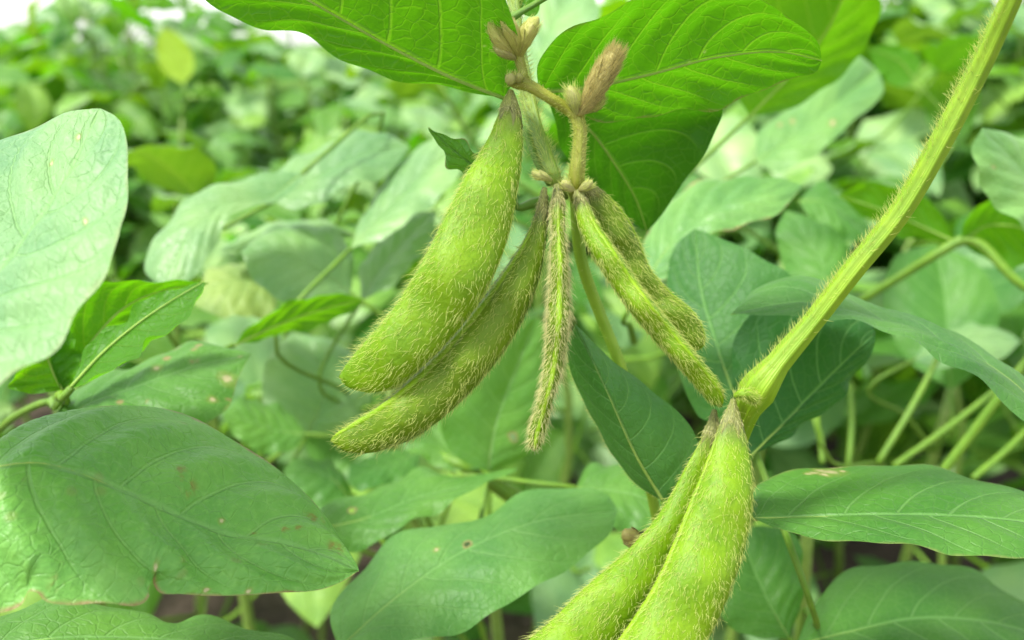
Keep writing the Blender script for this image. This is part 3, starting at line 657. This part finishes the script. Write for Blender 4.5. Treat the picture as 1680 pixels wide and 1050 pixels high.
pod(hero, [(943, 342), (958, 392), (986, 442), (1031, 507), (1077, 562), (1122, 612), (1150, 645), (1170, 664)],
    [(964, 332), (985, 372), (1020, 422), (1060, 480), (1105, 535), (1150, 590), (1178, 625), (1188, 648)],
    (946, 303), (1184, 668), [.152, .149, .148, .150, .153], thick=1.1, suture=62, sutw=.20, nh=3128, hl=.0011, mat=MAT_POD, lift=.4, curl=.9, jit=.25, label='long straight pod slanting down to the right towards the lower pods')
# the leaves overhead
leaf(hero, [(828, 160), (740, 125), (660, 85), (530, 12), (420, -50), (300, -110)], [(790, 155), (720, 145), (600, 110), (480, 60), (340, 0), (290, -60)], [(848, 120), (850, 60), (830, -10), (760, -90), (640, -150), (450, -160)],
     [.160, .155, .150, .145], dl=.008, dr=-.022, under=True, quilt=.0006, spots=[(800, 73, 4, 'tan')], matargs=dict(under=(0.055, 0.19, 0.004), trans=(0.12, 0.40, 0.003), tfac=0.5), label='bright backlit leaf overhead on the left, underside showing')
leaf(hero, [(884, 150), (960, 143), (1060, 122), (1180, 92), (1290, 85), (1348, 98)], [(882, 105), (905, 72), (960, 38), (1010, 10), (1080, -20), (1180, -25), (1255, 0), (1315, 45), (1344, 75)], [(920, 175), (960, 190), (1020, 196), (1100, 190), (1180, 172), (1250, 150), (1310, 128), (1342, 114)],
     [.162, .158, .156, .158], dl=-.015, dr=.010, under=True, quilt=.0006, spots=[(1134, 96, 5, 'tan'), (1153, 89, 5, 'tan')], matargs=dict(under=(0.055, 0.19, 0.004), trans=(0.12, 0.40, 0.003), tfac=0.5, brown=.7), label='bright backlit leaf overhead on the right, underside showing')
leaf(hero, [(900, 165), (960, 205), (1010, 270), (1045, 330), (1062, 380)], [(1000, 165), (1090, 175), (1150, 170), (1185, 180), (1165, 235), (1120, 300), (1080, 360)], [(910, 200), (930, 260), (975, 310), (1020, 355)],
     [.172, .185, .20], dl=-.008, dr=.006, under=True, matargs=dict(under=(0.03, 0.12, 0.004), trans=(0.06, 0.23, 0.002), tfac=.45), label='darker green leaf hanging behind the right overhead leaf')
leaf(hero, [(862, -60), (866, -20), (868, 10), (872, 28)], [(845, -20), (848, 5), (858, 24)], [(884, -20), (886, 4), (882, 22)], .165, under=True, rib=False, nu=6, nv=16)
stem(hero, [(738, -12, .156), (780, 2, .157), (812, 24, .158), (834, 30, .158), (858, 18, .158), (905, -10, .157)], [5, 5, 8, 8, 5, 5], n=24, mat=MAT_PETIOLE, name='petiole')
leaf(hero, [(840, 330), (800, 290), (760, 260), (702, 210)], [(800, 320), (760, 290), (735, 262), (712, 228)], [(815, 270), (780, 245), (745, 228), (722, 217)], [.165, .160], dl=.004, dr=-.002, matargs=dict(brown=1.0), label='small pointed leaf with brown margin peeping out behind the broad pod', petiole=px((900, 330), .166))

# ---- the second plant: bent stem on the right carrying the two lower pods
foot2 = px((1130, 1700), 0.23); foot2[2] = 0
sec = thing('soybean_plant', tuple(foot2), 'soybean plant with a thick bent lime stem at right and two pods below', 'plant', 'soybean plants close to the camera')
sp = [px((1672, -30), .134), px((1612, 100), .140), px((1545, 230), .144), px((1475, 350), .147), px((1402, 440), .149), px((1332, 530), .151), px((1275, 598), .152), px((1243, 640), .153), px((1226, 672), .156), px((1195, 760), .164), px((1165, 860), .168), px((1110, 1050), .178), px((1080, 1250), .195), foot2 + np.array([0, 0, .12]), foot2]
stem(sec, np.array(sp), [.00138, .00158, .00167, .00167, .00165, .0016, .0019, .0030, .0021, .0018, .002, .0024, .0028, .0034, .004], n=320, m=30, groove=0.10, ng=6, metres=True, nh=9000, hl=.0016, side=math.pi, lift=1.0, lie=-.5)
pod(sec, [(1158, 705), (1122, 772), (1082, 842), (1040, 892), (962, 962), (900, 1022), (850, 1066), (800, 1120)],
    [(1178, 705), (1162, 765), (1138, 835), (1115, 885), (1075, 970), (1030, 1040), (960, 1110), (880, 1150)],
    (1172, 672), (790, 1160), [.155, .152, .148, .144, .142], thick=.62, suture=350, sutw=.07, nh=3128, hl=.0014, lift=.8, label='lower left pod of the pair, running out of the bottom of the picture')
pod(sec, [(1183, 695), (1163, 752), (1132, 832), (1112, 882), (1076, 962), (1030, 1034), (980, 1100), (940, 1160)],
    [(1217, 695), (1229, 742), (1235, 800), (1231, 852), (1221, 902), (1196, 972), (1160, 1052), (1100, 1130), (1020, 1190)],
    (1203, 655), (930, 1210), [.152, .147, .142, .139, .138], thick=.60, suture=186, sutw=.10, beans=(.25, .46, .68), nh=3672, hl=.0014, lift=.7, label='lower right pod of the pair, plump and yellowish green')
stem(sec, [(1240, 655, .150), (1222, 645, .149), (1205, 650, .150)], [9, 9, 4], n=12, mat=MAT_STEM, nh=200, hl=.0009, name='stipule')

# ---- plants at the left
pA, QA = stand('soybean_plant', -0.19, 0.16, (-0.175, 0.15, 0.58), 'soybean plant at the left picture edge with one large pale upright leaf near the camera')
leaf(pA, [(-150, 660), (-80, 545), (20, 420), (110, 290), (165, 178)], [(-190, 520), (-150, 400), (-60, 280), (0, 240), (60, 205), (120, 181)], [(-60, 680), (0, 640), (60, 590), (120, 520), (185, 440), (200, 398), (198, 365), (206, 300), (208, 230), (194, 194)],
     [.105, .118, .130, .142], dl=.022, dr=-.014, bulge=.06, quilt=.0011, wave=.0008, petiole=onto(QA, .8), spots=[(130, 226, 7, 'tan'), (78, 268, 6, 'tan'), (135, 365, 6, 'tan')], matargs=dict(rough=.5, brown=.3, top=(0.145, 0.335, 0.145), pucker=1.7, spec=0.4, tfac=.25), label='large pale bluish leaf at the left edge')  # sky reflection is put into the pale bluish top colour
pB, QB = stand('soybean_plant', -0.21, 0.24, (-0.17, 0.19, 0.50), 'soybean plant at the lower left with a broad chewed leaf, margin brown and torn')
leaf(pB, [(-90, 790), (0, 765), (60, 758), (115, 770), (180, 795), (300, 850), (370, 877), (470, 892), (560, 922), (589, 936)],
     [(-40, 745), (0, 739), (60, 700), (130, 672), (190, 664), (250, 668), (320, 690), (400, 730), (460, 772), (520, 830), (552, 880), (570, 915)],
     [(-80, 900), (-60, 1000), (0, 1006), (38, 990), (48, 970), (60, 972), (72, 985), (105, 993), (170, 990), (236, 984), (243, 966), (256, 936), (252, 958), (258, 969), (300, 975), (380, 978), (460, 973), (540, 963), (575, 946)],
     [.128, .132, .138, .143, .148], dl=.026, dr=-.012, bulge=.13, quilt=.0009, wave=.0003, nv=150, nu=16, petiole=onto(QB, .9),
     spots=[(305, 800, 22, 'rust'), (300, 765, 12, 'rust'), (362, 855, 5, 'tan'), (415, 868, 7, 'rust'), (467, 868, 8, 'rust'), (490, 868, 8, 'rust'), (95, 950, 16, 'rust'), (520, 850, 18, 'rust'), (550, 900, 16, 'rust'), (430, 890, 8, 'rust'), (255, 930, 9, 'tan'), (340, 968, 5, 'tan'), (408, 970, 5, 'tan')],
     matargs=dict(brown=1.0, speck=.25, rough=.44, top=(0.15, 0.42, 0.075), pucker=2.0, spec=.42, tfac=.22), tone=.3, label='broad chewed leaf with brown torn lower margin')
leaf(pB, [(-70, 1090), (60, 1050), (180, 1045), (300, 1050), (420, 1060), (520, 1075)], [(-50, 1030), (0, 1010), (90, 985), (170, 988), (235, 1003), (275, 1022), (330, 1018), (410, 1030), (480, 1046)], [(0, 1150), (150, 1160), (300, 1140), (420, 1110)],
     [.160, .168, .175], dl=.012, dr=-.012, petiole=onto(QB, .7), label='leaf below the chewed leaf along the bottom edge')
pC, QC = stand('soybean_plant', -0.13, 0.30, px((60, 700), .25), 'soybean plant at the left with bright backlit narrow leaves behind the pale edge leaf')
leaf(pC, [(118, 636), (170, 580), (230, 530), (290, 490), (336, 463)], [(122, 612), (150, 565), (200, 520), (262, 483), (310, 466)], [(150, 625), (205, 590), (275, 545), (315, 505), (332, 482)], [.178, .180], dl=.004, dr=-.010, under=True, bulge=.15, petiole=px((100, 650), .186), label='narrow backlit leaf with brown nick')
leaf(pC, [(100, 650), (150, 560), (210, 500), (270, 475), (342, 464)], [(85, 560), (115, 498), (150, 470), (195, 458), (270, 462)], [(150, 600), (200, 545), (262, 510), (310, 485)], [.192, .20], dl=-.006, dr=.004, under=True, bulge=.1, petiole=px((85, 660), .2))
leaf(pC, [(102, 640), (85, 605), (75, 570), (98, 532)], [(60, 645), (12, 634), (35, 600), (65, 560)], [(122, 620), (130, 580), (118, 548)], [.192, .188], dl=-.004, under=True, petiole=px((88, 662), .2))
stem(pC, [(102, 640, .194), (92, 655, .197), (70, 661, .20), (30, 680, .215), (-40, 740, .25)], [6, 6, 6, 6, 6], n=18, mat=MAT_PETIOLE, name='petiole')
leaf(pC, [(70, 720), (130, 670), (220, 635), (320, 600), (412, 580)], [(85, 690), (110, 650), (200, 608), (290, 570), (345, 564), (385, 572)], [(140, 730), (260, 730), (340, 702), (372, 668), (392, 618)], [.19, .20, .21], dl=.012, dr=-.010, petiole=px((30, 760), .24), matargs=dict(speck=.9, brown=.4), spots=[(372, 622, 14, 'tan'), (395, 583, 4, 'tan'), (255, 605, 8, 'tan'), (348, 660, 7, 'tan')], label='spotted leaf with tan blotches above the chewed leaf')
pD, QD = stand('soybean_plant', -0.15, 0.40, px((330, 560), .40), 'soybean plant left of the pods with long pale glossy leaves arching left and right')
leaf(pD, [(496, 284), (440, 325), (370, 335), (310, 385), (265, 470)], [(470, 282), (400, 294), (340, 305), (290, 350), (246, 400), (240, 448)], [(488, 306), (425, 336), (380, 356), (345, 415), (310, 462)], [.30, .285, .27, .26], dl=.006, dr=-.004, bulge=.1, petiole=onto(QD, .9), mat=MAT_GLOSS, label='pale glossy leaf bending down at the left')
leaf(pD, [(450, 330), (520, 290), (590, 255), (672, 240)], [(445, 300), (510, 248), (575, 220), (640, 220)], [(480, 344), (560, 310), (640, 282)], [.31, .33], dl=.012, dr=-.012, mat=MAT_GLOSS, petiole=onto(QD, .9))
leaf(pD, [(575, 480), (520, 440), (460, 415), (395, 412)], [(580, 420), (545, 378), (490, 366), (430, 382)], [(560, 505), (500, 506), (440, 482), (405, 440)], [.31, .30], dl=.016, dr=-.010, mat=MAT_GLOSS, petiole=onto(QD, .85))
leaf(pD, [(585, 388), (520, 372), (450, 378), (360, 410)], [(540, 366), (480, 364), (410, 382)], [(540, 395), (470, 398), (410, 412)], [.34, .32], dl=.012, mat=MAT_GLOSS, petiole=onto(QD, .85))
pE, QE = stand('soybean_plant', -0.03, 0.44, px((640, 640), .42), 'soybean plant behind the broad pod with upright pale leaves and one backlit leaf')
leaf(pE, [(575, 408), (630, 350), (690, 290), (765, 232)], [(600, 345), (650, 275), (715, 226)], [(640, 385), (705, 335), (755, 285)], [.30, .33], dl=.010, dr=-.012, mat=MAT_GLOSS, petiole=onto(QE, .95))
leaf(pE, [(592, 494), (625, 440), (668, 390), (714, 346)], [(592, 440), (630, 385), (680, 350)], [(640, 470), (690, 420), (714, 372)], [.33, .34], dl=.008, dr=-.010, mat=MAT_GLOSS, petiole=onto(QE, .95))
leaf(pE, [(384, 566), (450, 535), (520, 510), (597, 490)], [(410, 536), (470, 500), (540, 482)], [(450, 552), (530, 532), (580, 508)], [.25, .27], dl=-.004, dr=.004, under=True, petiole=onto(QE, .9), label='narrow backlit leaf left of the pods')
leaf(pE, [(455, 470), (400, 460), (350, 470), (318, 500)], [(440, 440), (390, 430), (340, 448)], [(450, 510), (400, 520), (350, 515)], [.33, .32], dl=.012, dr=-.01, mat=MAT_PALEYEL, petiole=onto(QE, .9), label='yellowing leaf with a brown end')
leaf(pE, [(500, 720), (530, 650), (520, 590), (480, 545)], [(440, 680), (430, 620), (450, 570)], [(590, 700), (610, 640), (570, 570)], [.34, .36], dl=-.01, dr=.01, mat=MAT_GLOSS, petiole=onto(QE, .8))
leaf(pE, [(500, 712), (450, 705), (410, 690), (364, 680)], [(490, 690), (440, 660), (390, 655)], [(485, 735), (440, 744), (395, 725)], [.32, .31], dl=.012, dr=-.006, petiole=onto(QE, .7))

# ---- plants low in the middle
pF, QF = stand('soybean_plant', -0.01, 0.40, px((800, 860), .34), 'soybean plant low in the middle with a long insect holed leaf below the pods')
leaf(pF, [(556, 1064), (650, 980), (750, 910), (870, 858), (1013, 838)], [(540, 1010), (600, 930), (680, 866), (780, 850), (870, 810), (930, 799), (1000, 814)], [(640, 1056), (740, 1040), (800, 1010), (880, 965), (960, 910), (1004, 870)],
     [.192, .20, .208, .215], dl=.014, dr=-.012, bulge=.08, petiole=px((500, 1120), .23), spots=[(763, 893, 7, 'hole'), (716, 902, 5, 'tan')], matargs=dict(rough=.46, top=(0.095, 0.285, 0.06)), tone=.35, label='long leaf with a small insect hole, base at the bottom edge')
leaf(pF, [(520, 868), (600, 850), (690, 815), (770, 795), (852, 768)], [(525, 835), (570, 818), (640, 790), (690, 774), (760, 784), (810, 776)], [(560, 905), (615, 890), (665, 865), (745, 820), (815, 787)],
     [.225, .235, .24], dl=.014, dr=-.008, petiole=px((500, 960), .26), spots=[(576, 837, 7, 'hole')], matargs=dict(), label='leaf with a small hole between the chewed leaf and the pods')
leaf(pF, [(800, 775), (812, 700), (840, 620), (880, 520)], [(740, 740), (720, 680), (760, 600), (830, 530)], [(860, 750), (900, 680), (905, 600), (900, 540)], [.26, .28], dl=-.01, dr=.008, petiole=onto(QF, .95), spots=[(840, 714, 8, 'hole')], matargs=dict())
leaf(pF, [(790, 770), (730, 730), (690, 690), (640, 650)], [(740, 770), (670, 740), (630, 700)], [(770, 720), (730, 670), (690, 640)], [.28, .30], dl=-.008, dr=.01, petiole=onto(QF, .95))
leaf(pF, [(945, 800), (1000, 805), (1050, 815), (1090, 840)], [(960, 770), (1010, 760), (1060, 768)], [(960, 850), (1010, 870), (1060, 868)], [.25, .24], dl=.014, dr=-.01, petiole=onto(QF, .8))
leaf(pF, [(575, 820), (545, 785), (510, 770), (465, 770)], [(570, 785), (530, 755), (490, 752)], [(560, 850), (520, 845), (480, 810)], [.30, .30], dl=.012, dr=-.008, petiole=onto(QF, .8))
leaf(pF, [(690, 740), (640, 760), (600, 775), (570, 790)], [(660, 735), (610, 745), (575, 765)], [(680, 775), (630, 795), (590, 805)], [.32, .30], dl=.008, dr=-.008, petiole=onto(QF, .9))
stem(pF, [(840, 820, .30), (800, 790, .285), (760, 765, .28), (715, 745, .285)], [9, 9, 9, 8], n=20, mat=MAT_PETIOLE, name='petiole')
leaf(pF, [(1088, 822), (1048, 755), (998, 645), (944, 532)], [(1050, 800), (992, 722), (946, 632), (930, 562)], [(1130, 800), (1146, 755), (1138, 706), (1068, 641), (980, 568)], [.169, .165, .162], dl=.010, dr=.012, bulge=.05, petiole=px((1085, 1000), .22), fringe=260, wave=.0002, matargs=dict(rough=.5, top=(0.075, 0.235, 0.048)), tone=.25, label='folded leaf right of the narrow pod, tip pointing up')

# ---- plants at the right
pH, QH = stand('soybean_plant', 0.13, 0.36, px((1330, 800), .30), 'soybean plant behind the bent stem with a large twisted dark leaf')
leaf(pH, [(1212, 668), (1180, 580), (1150, 480), (1140, 375)], [(1160, 690), (1110, 600), (1096, 520), (1095, 450), (1115, 395)], [(1250, 640), (1275, 570), (1310, 505), (1300, 455), (1250, 425), (1190, 393)], [.203, .212, .220, .228], dl=.004, dr=-.002, bulge=.06, petiole=onto(QH, .9), tone=.2, matargs=dict(top=(0.055, 0.19, 0.042), rough=.52, spec=.3), label='broad upright leaf behind the joint of the bent stem')
leaf(pH, [(1232, 748), (1300, 680), (1370, 610), (1436, 545)], [(1196, 720), (1200, 640), (1208, 550), (1250, 500), (1350, 496), (1420, 512)], [(1300, 712), (1370, 660), (1410, 610), (1432, 575)], [.192, .197, .203], dl=.004, dr=.002, bulge=.05, petiole=onto(QH, .85), tone=.1, matargs=dict(top=(0.03, 0.125, 0.026), tfac=.2, rough=.55, spec=.25), label='shaded leaf under the twisted leaf')  # dark top colour stands in for the shade cast by the twisted leaf
leaf(pH, [(1740, 700), (1640, 610), (1540, 555), (1430, 522), (1320, 496), (1200, 514)], [(1690, 630), (1640, 600), (1565, 560), (1500, 527), (1435, 506), (1355, 472), (1300, 452), (1245, 470)], [(1700, 700), (1620, 640), (1530, 572), (1435, 543), (1325, 517), (1260, 518)], [.165, .172, .178, .183, .186], dl=.016, dr=-.010, bulge=.10, petiole=px((1790, 860), .22), matargs=dict(top=(0.085, 0.25, 0.05)), tone=.25, label='twisted leaf seen nearly edge on behind the bent stem')
leaf(pH, [(1055, 470), (1110, 390), (1180, 340), (1240, 320), (1318, 304)], [(1058, 400), (1080, 345), (1130, 310), (1215, 288), (1270, 292)], [(1100, 455), (1150, 402), (1200, 372), (1285, 346), (1300, 325)], [.25, .26, .27], dl=.014, dr=-.010, quilt=.0009, matargs=dict(brown=1.0, rough=.44, spec=.5, top=(0.15, 0.38, 0.10)), petiole=px((1040, 560), .29), label='pale ribbed leaf with a frayed brown tip')
pI, QI = stand('soybean_plant', 0.24, 0.34, px((1800, 420), .30), 'soybean plant at the right picture edge with a rounded pale leaf')
leaf(pI, [(1760, 420), (1720, 340), (1670, 270), (1612, 210)], [(1690, 385), (1640, 342), (1604, 290), (1596, 240)], [(1780, 340), (1740, 260), (1680, 225)], [.25, .25, .24], dl=-.008, dr=.010, petiole=onto(QI, .95), spots=[(1627, 273, 5, 'tan')], matargs=dict(rough=.44, spec=.5, top=(0.17, 0.41, 0.12)), label='rounded pale leaf')
leaf(pI, [(1575, 398), (1620, 370), (1660, 370), (1720, 390)], [(1590, 350), (1630, 325), (1690, 335)], [(1610, 420), (1660, 440), (1700, 420)], [.31, .30], under=True, dl=-.006, dr=.006, petiole=None)
leaf(pI, [(1568, 396), (1510, 370), (1450, 345), (1375, 320)], [(1540, 345), (1480, 310), (1420, 300)], [(1530, 395), (1470, 385), (1410, 350)], [.31, .33], under=True, dl=-.006, dr=.006, petiole=None)
stem(pI, [(1400, 500, .33), (1480, 452, .32), (1540, 415, .312), (1580, 394, .31), (1680, 470, .30), (1800, 520, .30)], [7, 7, 8, 9, 7, 7], n=30, mat=MAT_PETIOLE, name='petiole')
pJ, QJ = stand('soybean_plant', 0.16, 0.32, px((1350, 1120), .28), 'soybean plant at the lower right with a smooth broad leaf marked by cream insect spots')
leaf(pJ, [(1236, 850), (1320, 848), (1420, 845), (1550, 846), (1680, 856), (1800, 880)], [(1238, 800), (1275, 781), (1400, 763), (1500, 765), (1600, 784), (1700, 812), (1770, 850)], [(1270, 866), (1330, 880), (1450, 893), (1560, 905), (1680, 917), (1760, 910)], [.166, .160, .156, .153], dl=.022, dr=-.010, bulge=.06, quilt=.0003, wave=.0005,
     petiole=px((1180, 960), .20), spots=[(1362, 774, 17, 'tan'), (1335, 776, 8, 'tan'), (1376, 768, 8, 'tan'), (1380, 776, 6, 'tan'), (1345, 771, 8, 'tan'), (1366, 768, 8, 'tan'), (1327, 779, 6, 'tan'), (1355, 780, 8, 'tan')], matargs=dict(rough=.42, brown=.35), tone=.25, label='smooth broad leaf with cream insect spots')
leaf(pJ, [(1306, 1058), (1400, 1035), (1500, 1015), (1620, 1020), (1760, 1060)], [(1325, 1010), (1375, 950), (1445, 923), (1530, 921), (1610, 948), (1700, 1000)], [(1400, 1100), (1520, 1110), (1650, 1110)], [.20, .205, .21], dl=.022, dr=-.012, petiole=onto(QJ, .95), tone=.25, label='rounded leaf in the bottom right corner')
leaf(pJ, [(1295, 1048), (1262, 990), (1235, 930), (1215, 868)], [(1240, 1044), (1185, 1020), (1170, 960), (1185, 890)], [(1312, 1000), (1320, 940), (1305, 880), (1260, 862)], [.22, .235], dl=-.004, dr=.004, petiole=onto(QJ, .95), tone=.25, label='leaf right of the plump lower pod')
pK, QK = stand('soybean_plant', 0.20, 0.50, px((1560, 640), .42), 'soybean plant with several slim petioles rising above the smooth broad leaf at right')
for a_, b_ in (((1440, 760), (1545, 575)), ((1466, 765), (1640, 635)), ((1596, 785), (1700, 690)), ((1392, 765), (1395, 630)), ((1350, 760), (1335, 680))):
    stem(pK, [(*a_, .33), ((a_[0] + b_[0]) / 2 + 4, (a_[1] + b_[1]) / 2, .335), (*b_, .34)], [5, 5, 4.5], n=16, mat=MAT_PETIOLE, name='petiole')
stem(pK, [(1500, 860, .29), (1545, 778, .285), (1600, 705, .28), (1648, 640, .275), (1760, 500, .27)], [7.5, 7.5, 7.5, 7.5, 7], n=20, mat=MAT_PETIOLE, name='petiole')
leaf(pK, [(1500, 590), (1560, 560), (1610, 555), (1675, 560)], [(1520, 560), (1580, 535), (1640, 538)], [(1520, 600), (1580, 600), (1650, 585)], [.36, .38], dl=.014, dr=-.012, mat=MAT_GLOSS, petiole=onto(QK, .95))
leaf(pK, [(1560, 640), (1555, 560), (1550, 480), (1530, 400)], [(1480, 580), (1450, 500), (1470, 420)], [(1610, 600), (1640, 510), (1600, 430)], [.38, .42], dl=.004, mat=MAT_LEAF, dr=-.004, petiole=onto(QK, .95))
leaf(pK, [(1350, 500), (1350, 440), (1320, 390), (1290, 345)], [(1300, 470), (1280, 420), (1275, 370)], [(1400, 470), (1395, 410), (1340, 360)], [.30, .33], dl=.004, dr=.002, petiole=onto(QK, .9))
leaf(pK, [(1310, 330), (1350, 330), (1390, 355), (1430, 395)], [(1340, 300), (1390, 320), (1425, 360)], [(1330, 360), (1370, 385), (1410, 398)], [.34, .33], dl=.012, dr=-.006, petiole=None)
pL, QL = stand('soybean_plant', 0.12, 0.52, px((1290, 420), .46), 'tall soybean plant behind the right overhead leaf with a wide backlit leaf')
leaf(pL, [(1230, 190), (1290, 130), (1350, 60), (1400, -40)], [(1190, 120), (1210, 20), (1270, -60)], [(1300, 178), (1370, 130), (1428, 65), (1440, -10)], [.30, .29, .27], under=True, dl=-.01, dr=.006, petiole=onto(QL, 1.0), label='wide blurred backlit leaf')
leaf(pL, [(1240, 265), (1300, 225), (1370, 170), (1440, 115)], [(1245, 215), (1290, 185), (1350, 125), (1405, 90)], [(1270, 282), (1340, 250), (1410, 190), (1450, 145)], [.36, .37, .40], dl=.014, dr=-.012, petiole=onto(QL, .95), spots=[(1280, 205, 7, 'tan'), (1300, 199, 8, 'tan'), (1365, 200, 8, 'tan')], matargs=dict(rough=.44, spec=.5, top=(0.13, 0.34, 0.09)))
leaf(pL, [(862, 145), (880, 100), (905, 45), (950, -40)], [(846, 95), (855, 30), (900, -25)], [(895, 140), (940, 90), (985, 20)], [.34, .37], dl=.01, dr=-.01, mat=MAT_GLOSS, petiole=onto(QL, .95))
leaf(pL, [(1500, 130), (1475, 100), (1450, 88), (1425, 80)], [(1510, 100), (1480, 76), (1450, 74)], [(1480, 142), (1450, 130), (1432, 100)], [.5, .5], under=True, petiole=onto(QL, .95))
pM, QM = stand('soybean_plant', -0.50, 1.05, px((300, 190), 1.0), 'soybean plant at the upper left with one upright yellow young leaf against the white sky')
leaf(pM, [(300, 138), (290, 110), (275, 75), (268, 45)], [(270, 120), (256, 85), (260, 58)], [(318, 115), (312, 80), (285, 52)], [.95, .95], mat=MAT_YELLOW, under=True, rib=False, nu=6, nv=20, petiole=onto(QM, 1.0), rp=.002, label='upright yellow young leaf')
